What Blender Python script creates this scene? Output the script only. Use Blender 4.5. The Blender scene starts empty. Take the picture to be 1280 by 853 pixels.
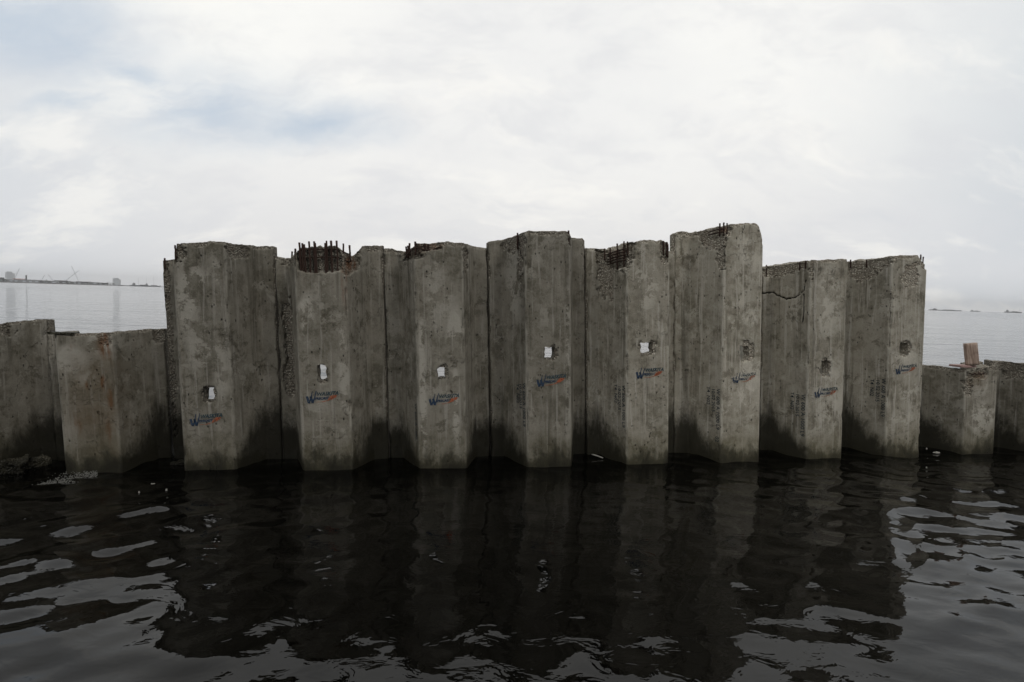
import bpy, bmesh, math, random
import numpy as np
from mathutils import Vector, Matrix
rnd = random.Random(7)
R = math.radians
scene = bpy.context.scene
col = scene.collection

# ------------------------------------------------------------------ camera
PITCH, ROLL, EYE, FPX = 0.0758, 0.0302, 1.6159, 719.66
cp, sp, cr, sr = math.cos(PITCH), math.sin(PITCH), math.cos(ROLL), math.sin(ROLL)
FWD = Vector((0, cp, -sp)); UP0 = Vector((0, sp, cp)); X0 = Vector((1, 0, 0))
RIGHT = cr * X0 + sr * UP0; UP = -sr * X0 + cr * UP0
cam_d = bpy.data.cameras.new('camera'); cam = bpy.data.objects.new('camera', cam_d); col.objects.link(cam)
m = Matrix((RIGHT, UP, -FWD)).transposed().to_4x4(); m.translation = (0, 0, EYE)
cam.matrix_world = m
cam_d.sensor_width = 36; cam_d.lens = FPX / 1280 * 36
cam_d.clip_start = 0.05; cam_d.clip_end = 20000
scene.camera = cam

# ------------------------------------------------------------------ light
SUN_EL, SUN_AZ = R(42), R(134)             # azimuth measured from +Y (ahead) towards +X (right)
scene.view_settings.view_transform = 'Standard'
scene.view_settings.look = 'None'
scene.view_settings.exposure = 0.0
scene.view_settings.gamma = 1.0
scene.view_settings.use_curve_mapping = False
world = bpy.data.worlds.new('World'); scene.world = world; world.use_nodes = True
sun_d = bpy.data.lights.new('sun', 'SUN'); sun = bpy.data.objects.new('sun', sun_d); col.objects.link(sun)
sun_d.energy = 0.85; sun_d.angle = R(18); sun_d.color = (1, .96, .9)
sdir = Vector((math.sin(SUN_AZ) * math.cos(SUN_EL), math.cos(SUN_AZ) * math.cos(SUN_EL), math.sin(SUN_EL)))
sun.rotation_euler = sdir.to_track_quat('Z', 'Y').to_euler()
SKY_STRENGTH = 0.1

class NT:
    """small helper for node trees"""
    def __init__(s, tree):
        s.t = tree; s.n = tree.nodes; s.l = tree.links; s.n.clear()
    def add(s, kind, **kw):
        nd = s.n.new(kind)
        for k, v in kw.items(): setattr(nd, k, v)
        return nd
    def put(s, sock, v):
        if isinstance(v, bpy.types.NodeSocket): s.l.new(v, sock)
        else: sock.default_value = v
    def math(s, op, a, b=0.0, c=0.0, clamp=False):
        nd = s.add('ShaderNodeMath', operation=op, use_clamp=clamp)
        for i, v in enumerate((a, b, c)): s.put(nd.inputs[i], v)
        return nd.outputs[0]
    def vmath(s, op, a, b=(0, 0, 0)):
        nd = s.add('ShaderNodeVectorMath', operation=op); s.put(nd.inputs[0], a); s.put(nd.inputs[1], b)
        return nd.outputs['Value'] if op in ('DOT_PRODUCT', 'LENGTH') else nd.outputs[0]
    def noise(s, vec, scale=1, detail=4, rough=.5, dist=0, out=0):
        nd = s.add('ShaderNodeTexNoise'); s.put(nd.inputs['Vector'], vec)
        nd.inputs['Scale'].default_value = scale; nd.inputs['Detail'].default_value = detail
        nd.inputs['Roughness'].default_value = rough; nd.inputs['Distortion'].default_value = dist
        return nd.outputs[out]
    def voro(s, vec, scale, feature='F1', out='Distance', rnd=1.0):
        nd = s.add('ShaderNodeTexVoronoi', feature=feature); s.put(nd.inputs['Vector'], vec)
        nd.inputs['Scale'].default_value = scale
        nd.inputs['Randomness'].default_value = rnd
        return nd.outputs[out]
    def mapping(s, vec, scale=(1, 1, 1), loc=(0, 0, 0), rot=(0, 0, 0)):
        nd = s.add('ShaderNodeMapping'); s.put(nd.inputs[0], vec)
        nd.inputs['Location'].default_value = loc; nd.inputs['Scale'].default_value = scale; nd.inputs['Rotation'].default_value = rot
        return nd.outputs[0]
    def sstep(s, v, a, b, lo=0.0, hi=1.0):
        nd = s.add('ShaderNodeMapRange', interpolation_type='SMOOTHSTEP'); s.put(nd.inputs[0], v)
        for i, q in enumerate((a, b, lo, hi)): s.put(nd.inputs[i + 1], q)
        return nd.outputs[0]
    def mix(s, f, a, b, mode='MIX'):
        nd = s.add('ShaderNodeMix', data_type='RGBA', blend_type=mode)
        s.put(nd.inputs[0], f)
        for i, v in ((6, a), (7, b)):
            s.put(nd.inputs[i], v if isinstance(v, bpy.types.NodeSocket) or len(v) == 4 else (*v, 1))
        return nd.outputs[2]
    def attr(s, name): return s.add('ShaderNodeAttribute', attribute_name=name).outputs['Fac']
    def bump(s, h, strength=1.0, dist=.01, normal=None):
        nd = s.add('ShaderNodeBump'); s.put(nd.inputs['Height'], h)
        s.put(nd.inputs['Strength'], strength); nd.inputs['Distance'].default_value = dist
        if normal: s.l.new(normal, nd.inputs['Normal'])
        return nd.outputs[0]

# world: nishita sky seen through a sheet of thin cloud
w = NT(world.node_tree)
sky = w.add('ShaderNodeTexSky', sky_type='NISHITA', sun_disc=False)
sky.sun_elevation = SUN_EL; sky.sun_rotation = SUN_AZ; sky.air_density = 1.2; sky.dust_density = 2.5; sky.altitude = 0
gen = w.add('ShaderNodeTexCoord').outputs['Generated']
sep = w.add('ShaderNodeSeparateXYZ'); w.l.new(gen, sep.inputs[0])
zz = w.math('MAXIMUM', sep.outputs[2], 0.0)
den = w.math('ADD', zz, 0.50)
pl = w.add('ShaderNodeCombineXYZ')
w.l.new(w.math('DIVIDE', sep.outputs[0], den), pl.inputs[0]); w.l.new(w.math('DIVIDE', sep.outputs[1], den), pl.inputs[1])
P = pl.outputs[0]
warp = w.noise(P, 2.6, 6, .6, out=1)
Pw = w.vmath('ADD', P, w.vmath('MULTIPLY', w.vmath('SUBTRACT', warp, (.5, .5, .5)), (.22, .22, 0)))
streak = w.noise(w.mapping(Pw, (1.0, 2.1, 1), rot=(0, 0, R(-32))), 2.6, 9, .62)
soft = w.noise(w.mapping(P, (1, 1.5, 1), loc=(3.1, 1.7, 0), rot=(0, 0, R(28))), 1.4, 4, .5)
# thin places of the cloud sheet where the blue shows
def hole(cx, cy, rx, ry, ang):
    q = w.mapping(w.vmath('SUBTRACT', Pw, (cx, cy, 0)), (1 / rx, 1 / ry, 1), rot=(0, 0, 0))
    q = w.mapping(w.vmath('SUBTRACT', Pw, (cx, cy, 0)), (1, 1, 1), rot=(0, 0, ang))
    q = w.vmath('MULTIPLY', q, (1 / rx, 1 / ry, 0))
    return w.sstep(w.vmath('LENGTH', q), .0, 1.5, 1.0, 0.0)
HOLES = [(-.75, .88, .20, .14, -.9), (-.66, 1.03, .10, .05, -.8), (-.81, 1.07, .07, .03, -.2), (-.58, 1.15, .20, .12, -.15), (-.42, 1.21, .17, .07, -.3)]
hs = None
for h in HOLES:
    v = hole(*h); hs = v if hs is None else w.math('MAXIMUM', hs, v)
thin = w.math('MULTIPLY', hs, w.sstep(streak, .28, .66, .3, 1.0))
thin = w.math('MAXIMUM', thin, w.sstep(streak, .62, .85, 0, .35))
hz = w.sstep(zz, 0.0, .34)                    # towards the horizon the sheet is even and greyer
side = w.sstep(sep.outputs[0], .36, .80)       # a little greyer and bluer on the right
left = w.sstep(sep.outputs[0], -.36, -.78)
cloud = w.mix(hz, (.80, .795, .795), (.97, .968, .94))
cloud = w.mix(w.math('MULTIPLY', side, .85), cloud, (.56, .615, .675))
cloud = w.mix(w.math('MULTIPLY', left, .7), cloud, (.60, .655, .72))
cloud = w.mix(w.sstep(soft, .42, .68, 0, .45), cloud, (.80, .805, .82))
puff = w.noise(w.mapping(Pw, (1, 1.6, 1), loc=(8, 2, 0), rot=(0, 0, R(-32))), 4.5, 9, .62)
cloud = w.mix(w.sstep(puff, .44, .66, 0, .45), cloud, (.74, .75, .775))
cloud = w.mix(w.sstep(streak, .32, .50, .6, 0), cloud, (1.0, .985, .94))
up = w.sstep(zz, .62, .95, 0, 1)
cloud = w.mix(up, cloud, (.85, .85, .83))
nrm2 = w.vmath('NORMALIZE', w.vmath('MULTIPLY', gen, (1, 1, 0)))
sp2 = w.add('ShaderNodeSeparateXYZ'); w.l.new(nrm2, sp2.inputs[0])
back = w.math('MULTIPLY', w.sstep(sp2.outputs[1], .68, .25), w.sstep(zz, .98, .8))   # unseen sky beside and behind the viewer, dimmed to deepen the recesses
cloud = w.mix(w.math('MULTIPLY', back, .95), cloud, (.10, .105, .115))
# added bright sky lobe, unseen behind the viewer's left shoulder, to light the fronts
fill_lobe = w.sstep(w.vmath('DOT_PRODUCT', nrm2, (-.469, -.883, 0)), .93, .985)
fill_lobe = w.math('MULTIPLY', fill_lobe, w.math('MULTIPLY', w.sstep(zz, .25, .4), w.sstep(zz, .92, .8)))
cloud = w.mix(fill_lobe, cloud, (2.5, 2.47, 2.4))
cloud_raw = w.mix(1.0, cloud, (1 / SKY_STRENGTH,) * 3, 'MULTIPLY')
blue = w.mix(.72, sky.outputs[0], w.mix(1.0, (.55, .65, .77), (1 / SKY_STRENGTH,) * 3, 'MULTIPLY'))
skyc = w.mix(w.math('MULTIPLY', thin, .78), cloud_raw, blue)
bg = w.add('ShaderNodeBackground'); w.l.new(skyc, bg.inputs[0]); bg.inputs[1].default_value = SKY_STRENGTH
wo = w.add('ShaderNodeOutputWorld'); w.l.new(bg.outputs[0], wo.inputs[0])

# ------------------------------------------------------------------ helpers
def tag(o, label=None, cat=None, group=None, kind=None):
    for k, v in (('label', label), ('category', cat), ('group', group), ('kind', kind)):
        if v: o[k] = v
    return o
def empty(name, loc, rot=(0, 0, 0)):
    o = bpy.data.objects.new(name, None); col.objects.link(o); o.location = loc; o.rotation_euler = rot
    o.empty_display_size = .1
    return o
def obj(name, verts, faces, mat, parent=None, smooth=False, attrs=None):
    me = bpy.data.meshes.new(name); me.from_pydata([tuple(v) for v in verts], [], [tuple(f) for f in faces]); me.update()
    o = bpy.data.objects.new(name, me); col.objects.link(o)
    for mt in (mat if isinstance(mat, (list, tuple)) else [mat]): me.materials.append(mt)
    if smooth: me.polygons.foreach_set('use_smooth', [True] * len(me.polygons))
    if attrs:
        for k, a in attrs.items():
            at = me.attributes.new(k, 'FLOAT', 'POINT'); at.data.foreach_set('value', np.asarray(a, dtype=np.float32))
    if parent: o.parent = parent
    return o
class MB:
    def __init__(s): s.v = []; s.f = []
    def box(s, c, d, rz=0, taper=1.0, M=None):
        b = len(s.v)
        for k in (-1, 1):
            t = taper if k == 1 else 1
            for i, j in ((-1, -1), (1, -1), (1, 1), (-1, 1)):
                x, y = i * d[0] / 2 * t, j * d[1] / 2 * t
                p = Vector((c[0] + x * math.cos(rz) - y * math.sin(rz), c[1] + x * math.sin(rz) + y * math.cos(rz), c[2] + k * d[2] / 2))
                s.v.append(M @ p if M else p)
        s.f += [(b + 3, b + 2, b + 1, b), (b + 4, b + 5, b + 6, b + 7)] + [(b + i, b + (i + 1) % 4, b + 4 + (i + 1) % 4, b + 4 + i) for i in range(4)]
        return s
    def tube(s, pts, r, n=7):
        pts = [Vector(p) for p in pts]; b = len(s.v)
        for k, p in enumerate(pts):
            d = (pts[min(k + 1, len(pts) - 1)] - pts[max(k - 1, 0)]).normalized()
            a = d.orthogonal().normalized(); c = d.cross(a); rr = r[k] if isinstance(r, (list, tuple)) else r
            for i in range(n):
                t = 2 * math.pi * i / n; s.v.append(p + (a * math.cos(t) + c * math.sin(t)) * rr)
        for k in range(len(pts) - 1):
            for i in range(n):
                j = (i + 1) % n; s.f.append((b + k * n + i, b + k * n + j, b + (k + 1) * n + j, b + (k + 1) * n + i))
        s.f.append(tuple(b + i for i in reversed(range(n)))); s.f.append(tuple(b + (len(pts) - 1) * n + i for i in range(n)))
        return s
    def build(s, name, mat, parent=None, **kw): return obj(name, s.v, s.f, mat, parent, **kw)

# value noise, vectorised
def _h(ix, iy, iz):
    n = (ix.astype(np.int64) * 374761393 + iy.astype(np.int64) * 668265263 + iz.astype(np.int64) * 2147483647) & 0xffffffff
    n = ((n ^ (n >> 13)) * 1274126177) & 0xffffffff
    n = ((n ^ (n >> 16)) * 2246822519) & 0xffffffff
    return ((n ^ (n >> 15)) & 0xffff) / 65535.0
def vnoise(x, y, z):
    x, y, z = np.broadcast_arrays(np.asarray(x, float), np.asarray(y, float), np.asarray(z, float))
    ix, iy, iz = np.floor(x), np.floor(y), np.floor(z); fx, fy, fz = x - ix, y - iy, z - iz
    fx, fy, fz = [t * t * (3 - 2 * t) for t in (fx, fy, fz)]
    r = 0
    for a in (0, 1):
        for b in (0, 1):
            for c in (0, 1):
                r = r + _h(ix + a, iy + b, iz + c) * (fx if a else 1 - fx) * (fy if b else 1 - fy) * (fz if c else 1 - fz)
    return r * 2 - 1
def fbm(x, y, z, o=4, g=.5):
    r = 0; a = 1; s = 1; t = 0
    for i in range(o):
        r = r + a * vnoise(np.asarray(x) * s + 17.3 * i, np.asarray(y) * s + 5.1 * i, np.asarray(z) * s + 9.7 * i); t += a; a *= g; s *= 2.03
    return r / t
def ss(v, a, b): t = np.clip((v - a) / (b - a), 0, 1); return t * t * (3 - 2 * t)

def principled(name):
    mt = bpy.data.materials.new(name); mt.use_nodes = True; n = NT(mt.node_tree)
    b = n.add('ShaderNodeBsdfPrincipled'); o = n.add('ShaderNodeOutputMaterial'); n.l.new(b.outputs[0], o.inputs[0])
    return mt, n, b
def simple(name, c, rough=.8, var=.25, scale=6, metallic=0):
    mt, n, b = principled(name)
    tc = n.add('ShaderNodeTexCoord').outputs['Object']
    k = n.noise(tc, scale, 4, .6)
    n.l.new(n.mix(k, tuple(x * (1 - var) for x in c), tuple(min(1, x * (1 + var)) for x in c)), b.inputs['Base Color'])
    b.inputs['Roughness'].default_value = rough; b.inputs['Metallic'].default_value = metallic
    return mt

# ------------------------------------------------------------------ materials
def concrete_material():
    mt, n, b = principled('weathered_concrete')
    tc = n.add('ShaderNodeTexCoord').outputs['Object']
    rv = n.add('ShaderNodeObjectInfo').outputs['Random']
    off = n.add('ShaderNodeCombineXYZ'); n.l.new(n.math('MULTIPLY', rv, 37.0), off.inputs[0]); n.l.new(n.math('MULTIPLY', rv, 91.0), off.inputs[1])
    p = n.vmath('ADD', tc, off.outputs[0])
    sz = n.add('ShaderNodeSeparateXYZ'); n.l.new(tc, sz.inputs[0]); z = sz.outputs[2]
    big = n.noise(p, 1.9, 4, .6)
    mid = n.noise(p, 8, 9, .72)
    fine = n.noise(p, 55, 6, .75)
    strk = n.noise(n.mapping(p, (10, 10, .7)), 1, 7, .66, .3)
    strk2 = n.noise(n.mapping(p, (26, 26, 1.3), loc=(4, 2, 8)), 1, 6, .65, .4)
    c = n.mix(n.sstep(big, .36, .64), (.185, .175, .145), (.295, .28, .245))
    c = n.mix(n.sstep(mid, .42, .60, 0, .6), c, (.345, .335, .30))
    c = n.mix(n.sstep(mid, .47, .38, 0, .45), c, (.12, .112, .09))
    c = n.mix(n.sstep(strk, .52, .68, 0, .7), c, (.105, .098, .078))
    c = n.mix(n.sstep(strk2, .54, .64, 0, .7), c, (.42, .41, .385))
    # lime bloom in ragged patches
    bl = n.noise(p, 4.5, 12, .76, .25)
    blm = n.math('MULTIPLY', n.sstep(bl, .53, .56), n.sstep(n.noise(p, 2.6, 3, .5), .46, .60))
    c = n.mix(n.math('MULTIPLY', blm, .65), c, (.42, .41, .375))
    dk = n.noise(n.vmath('ADD', p, (11, 3, 7)), 5.0, 12, .78, .2)
    c = n.mix(n.sstep(dk, .56, .61, 0, .6), c, (.085, .077, .056))
    spk = n.noise(n.vmath('ADD', p, (1, 7, 2)), 38, 4, .8)
    c = n.mix(n.sstep(spk, .60, .72, 0, .55), c, (.46, .45, .41))
    c = n.mix(n.sstep(fine, .44, .28, 0, .75), c, (.05, .046, .038))
    # worn pale arrises
    c = n.mix(n.math('MULTIPLY', n.attr('edge'), n.sstep(n.noise(n.mapping(p, (20, 20, 4)), 1, 5, .7), .38, .6)), c, (.43, .42, .385))
    # small blow holes
    vo = n.voro(n.mapping(p, (1, 1, .55)), 30); vm = n.sstep(vo, .12, .22, 1, 0)
    vsel = n.sstep(n.noise(p, 7, 3, .5), .55, .62)
    pores = n.math('MULTIPLY', vm, vsel)
    c = n.mix(n.math('MULTIPLY', pores, .8), c, (.03, .028, .025))
    # hairline cracking
    cr_ = n.voro(n.vmath('ADD', p, n.vmath('MULTIPLY', n.noise(p, 6, 4, .6, out=1), (.35, .35, .35))), 3.2, 'DISTANCE_TO_EDGE')
    crm = n.math('MULTIPLY', n.sstep(cr_, .0, .008, 1, 0), n.sstep(n.noise(p, 2.4, 2, .5), .55, .60))
    c = n.mix(n.math('MULTIPLY', crm, .4), c, (.045, .042, .036))
    light = n.attr('light'); c = n.mix(n.math('MULTIPLY', n.math('MULTIPLY', light, 1.5, clamp=True), n.sstep(bl, .47, .52)), c, (.47, .46, .425))
    # broken concrete with aggregate showing
    ag = n.voro(p, 62, out='Color'); agd = n.voro(p, 62)
    agv = n.add('ShaderNodeSeparateColor'); n.l.new(ag, agv.inputs[0])
    agc = n.mix(n.sstep(agv.outputs[0], .25, .95), (.26, .24, .205), (.62, .60, .54))
    agc = n.mix(n.sstep(agd, .35, .6), agc, (.24, .22, .19))
    agc = n.mix(n.sstep(n.noise(p, 8, 6, .7), .50, .64, 0, .4), agc, (.16, .12, .09))
    sp_ = n.sstep(n.math('ADD', n.attr('spall'), n.math('MULTIPLY', n.math('SUBTRACT', fine, .5), .5)), .3, .6)
    c = n.mix(n.math('MULTIPLY', sp_, .75), c, agc)
    # rust weeping from the steel
    ru = n.math('MULTIPLY', n.attr('rust'), n.sstep(n.noise(n.mapping(p, (26, 26, 5)), 1, 5, .7), .36, .62))
    c = n.mix(n.math('MULTIPLY', ru, .9), c, (.20, .075, .022))
    br = n.math('MULTIPLY', n.attr('brown'), n.sstep(mid, .3, .7, .4, 1))
    c = n.mix(br, c, (.115, .08, .04))
    ck = n.attr('crack'); c = n.mix(n.sstep(ck, .3, .8), c, (.015, .014, .012))
    # tide mark: weed and wet mud, ragged upper edge
    tn = n.noise(n.mapping(p, (6, 6, 3)), 1, 9, .72, .3)
    lvl = n.math('ADD', z, n.math('MULTIPLY', n.math('SUBTRACT', tn, .5), -.55))
    damp = n.sstep(lvl, .42, .12)
    c = n.mix(n.math('MULTIPLY', damp, .5), c, (.10, .092, .05))
    weed = n.sstep(lvl, .16, .07)
    c = n.mix(n.math('MULTIPLY', weed, .6), c, (.055, .052, .026))
    slime = n.sstep(z, .055, .03)
    c = n.mix(n.math('MULTIPLY', slime, .5), c, (.09, .085, .05))
    # black weed and mud with recess shade painted in, rising with depth, ragged edge
    run = n.math('SUBTRACT', n.math('ADD', z, n.math('MULTIPLY', n.math('SUBTRACT', tn, .5), -.75)), n.math('MULTIPLY', n.attr('recess_shade'), n.math('ADD', .24, n.math('MULTIPLY', rv, .2))))
    mud_shade = n.sstep(run, .24, -.06)
    c = n.mix(n.math('MULTIPLY', mud_shade, .92), c, (.020, .019, .013))
    tn_ = n.attr('tone'); tc3 = n.add('ShaderNodeCombineXYZ')
    for i_, k_ in enumerate((.94, .915, .86)): n.l.new(n.math('MULTIPLY', tn_, k_), tc3.inputs[i_])
    c = n.mix(1.0, c, tc3.outputs[0], 'MULTIPLY')
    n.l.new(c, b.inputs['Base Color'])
    rg = n.math('SUBTRACT', .92, n.math('MULTIPLY', weed, .35)); n.l.new(rg, b.inputs['Roughness'])
    b.inputs['Specular IOR Level'].default_value = .3
    h = n.math('ADD', n.math('MULTIPLY', fine, .16), n.math('MULTIPLY', mid, .5))
    h = n.math('ADD', h, n.math('MULTIPLY', n.noise(n.mapping(p, (30, 30, 2)), 1, 3, .5), .15))
    h = n.math('SUBTRACT', h, n.math('MULTIPLY', pores, .8))
    h = n.math('SUBTRACT', h, n.math('MULTIPLY', crm, .4))
    h = n.math('SUBTRACT', h, n.math('MULTIPLY', n.math('MULTIPLY', agd, sp_), .8))
    n.l.new(n.bump(h, 1.0, .022), b.inputs['Normal'])
    return mt
M_CON = concrete_material()
M_STEEL = simple('rusted_steel', (.035, .016, .010), .9, .45, 40)
M_GROUT = simple('joint_mortar', (.11, .10, .085), .95, .4, 30)

def paint_material(name, c, wear=.47, c2=None):
    mt = bpy.data.materials.new(name); mt.use_nodes = True; n = NT(mt.node_tree)
    tc = n.add('ShaderNodeTexCoord').outputs['Object']
    b = n.add('ShaderNodeBsdfPrincipled')
    k = n.noise(tc, 30, 4, .6)
    n.l.new(n.mix(k, c, c2 or tuple(x * 1.8 for x in c)), b.inputs['Base Color']); b.inputs['Roughness'].default_value = .7
    t = n.add('ShaderNodeBsdfTransparent'); mx = n.add('ShaderNodeMixShader'); o = n.add('ShaderNodeOutputMaterial')
    oi = n.add('ShaderNodeObjectInfo').outputs['Random']; ov = n.add('ShaderNodeCombineXYZ'); n.l.new(n.math('MULTIPLY', oi, 50.0), ov.inputs[0])
    k2 = n.noise(n.vmath('ADD', tc, ov.outputs[0]), 38, 7, .78)
    k2 = n.math('SUBTRACT', k2, n.math('MULTIPLY', oi, .05))
    n.l.new(n.sstep(k2, wear - .07, wear + .05, .12, .93), mx.inputs[0])
    n.l.new(t.outputs[0], mx.inputs[1]); n.l.new(b.outputs[0], mx.inputs[2]); n.l.new(mx.outputs[0], o.inputs[0])
    return mt
M_BLUE = paint_material('faded_blue_paint', (.012, .030, .062), .43)
M_TEAL = paint_material('faded_teal_paint', (.012, .036, .050), .43)
M_ORANGE = paint_material('faded_orange_paint', (.42, .10, .04), .46, (.42, .14, .07))
M_STEN = paint_material('faded_stencil_paint', (.008, .020, .030), .35)

# ------------------------------------------------------------------ water
def water_material():
    mt, n, b = principled('sea_water')
    tc = n.add('ShaderNodeTexCoord').outputs['Object']
    b.inputs['Base Color'].default_value = (.0012, .0012, .0009, 1)
    b.inputs['IOR'].default_value = 1.34; b.inputs['Specular IOR Level'].default_value = .45
    dist = n.vmath('LENGTH', tc)
    far = n.sstep(dist, 7, 22)
    n.l.new(n.sstep(dist, 15, 400,   .025, .10), b.inputs['Roughness'])
    r1 = n.noise(n.mapping(tc, (1, 1.5, 1), rot=(0, 0, R(-20))), 6.0, 3, .5, .5)
    near_h = n.math('MULTIPLY', n.sstep(r1, .3, .7), .0010)
    w1 = n.noise(n.mapping(tc, (.9, 2.0, 1), rot=(0, 0, R(7))), 1.0, 5, .55, .4)
    w2 = n.noise(n.mapping(tc, (.05, .25, 1), rot=(0, 0, R(-5))), 1.0, 4, .6, .4)
    far_h = n.math('ADD', n.math('MULTIPLY', w1, .075), n.math('MULTIPLY', w2, .30))
    h = n.math('ADD', n.math('MULTIPLY', n.math('SUBTRACT', 1.0, far), near_h), n.math('MULTIPLY', far, far_h))
    n.l.new(n.bump(h, 1.0, 1.0), b.inputs['Normal'])
    return mt
def axis(lo, hi, st, far, g=1.13):
    a = list(np.arange(lo, hi, st)); s = st
    while a[-1] < far: s *= g; a.append(a[-1] + s)
    s = st
    while a[0] > -far: s *= g; a.insert(0, a[0] - s)
    return np.array(a)
xs = axis(-5.5, 6.8, .027, 4900, 1.09); ys = axis(.9, 6.4, .027, 4900, 1.09)
GX, GY = np.meshgrid(xs, ys)
def waves(x, y):
    h = np.zeros_like(x); rg = np.random.RandomState(5)
    for lam, slope, ang, spread, cnt in ((1.5, .006, 20, 40, 5), (.75, .011, 25, 45, 7), (.40, .022, 18, 40, 10), (.22, .024, 14, 50, 12), (.14, .012, 10, 60, 10)):
        for i in range(cnt):
            L = lam * rg.uniform(.75, 1.35); a = R(90 + ang + rg.uniform(-spread, spread)); k = 2 * math.pi / L
            ph = rg.uniform(0, 6.28)
            mod = .55 + .75 * (fbm(x * .6 + i * 3 + lam, y * .6, x * 0 + lam * 7 + i, 2) + .35)
            h += slope / k * math.sqrt(2 / cnt) * np.sin(k * (x * math.cos(a) + y * math.sin(a)) + ph + 1.6 * fbm(x * .9, y * .9, x * 0 + i + lam, 2)) * mod
    return h
RR = np.hypot(GX, GY - 3)
# the lee of the wall is calmer than the open water on both sides
lee = 3.0 - 2.35 * np.exp(-((GX - .3) / 2.0) ** 4 - ((GY - 3.4) / 2.6) ** 4)
GZ = waves(GX, GY) * (1 - ss(RR, 8, 16)) * lee * 1.25
ny, nx = GX.shape
ii = np.arange(ny * nx).reshape(ny, nx)
wf = np.stack([ii[:-1, :-1], ii[:-1, 1:], ii[1:, 1:], ii[1:, :-1]], -1).reshape(-1, 4)
wme = bpy.data.meshes.new('water')
wme.vertices.add(ny * nx); wme.vertices.foreach_set('co', np.stack([GX, GY, GZ], -1).astype(np.float32).ravel())
wme.loops.add(wf.size); wme.loops.foreach_set('vertex_index', wf.astype(np.int32).ravel())
wme.polygons.add(len(wf)); wme.polygons.foreach_set('loop_start', np.arange(0, wf.size, 4, dtype=np.int32))
wme.polygons.foreach_set('use_smooth', np.ones(len(wf), bool)); wme.update(); wme.validate()
wme.materials.append(water_material())
wo_ = bpy.data.objects.new('water', wme); col.objects.link(wo_); tag(wo_, 'dark calm sea water', kind='structure')

# ------------------------------------------------------------------ sheet piles
WALL_AL, WALL_D = 0.1711, 5.3656
FA, WB, DC, TH = .2183, .1478, .3852, .115      # half flange, web run, depth, wall thickness
U = Vector((math.cos(WALL_AL), math.sin(WALL_AL), 0)); N = Vector((-math.sin(WALL_AL), math.cos(WALL_AL), 0))

def section(hl, hr, ds):
    """paired front and back points of the hat section, with outward (towards the viewer) normals"""
    P = [(-hl, DC), (-(FA + WB), DC), (-FA, 0), (FA, 0), (FA + WB, DC), (hr, DC)]
    P = [Vector(p) for p in P]
    def nrm(a, b): d = (b - a).normalized(); return Vector((d.y, -d.x))
    segn = [nrm(P[i], P[i + 1]) for i in range(5)]
    vn = [segn[0]] + [(segn[i] + segn[i + 1]) / (1 + segn[i].dot(segn[i + 1])) for i in range(4)] + [segn[4]]
    Q = [P[i] - vn[i] * TH for i in range(6)]
    F, B, NF = [], [], []
    for i in range(5):
        L = (P[i + 1] - P[i]).length; k = max(2, int(round(L / ds)))
        for j in range(k + (1 if i == 4 else 0)):
            t = j / k; f = P[i].lerp(P[i + 1], t); q = Q[i].lerp(Q[i + 1], t)
            if i == 2:      # keep the middle of the flange square so that the hole goes straight through
                ai = Q[3].x; x = f.x
                if abs(x) < .11: q = Vector((x, q.y))
                else: q = Vector((math.copysign(.11 + (abs(x) - .11) * (ai - .11) / (FA - .11), x), q.y))
            nn = segn[i] if 0 < j < k else vn[min(i + (j == k), 5)].normalized()
            F.append(f); B.append(q); NF.append(nn)
    # ease the arrises
    F2 = [p.copy() for p in F]
    for i in range(1, len(F) - 1):
        F2[i] = F[i] * .5 + (F[i - 1] + F[i + 1]) * .25
    return np.array(F2), np.array(B), np.array(NF)

def blob(x, z, cx, cz, rx, rz, nz, amt=.35, soft=.12, pw=2.6):
    d = (np.abs((x - cx) / rx) ** pw + np.abs((z - cz) / rz) ** pw) ** (1 / pw)
    return ss(-(d + nz * amt), -1 - soft, -1 + soft)

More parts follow.
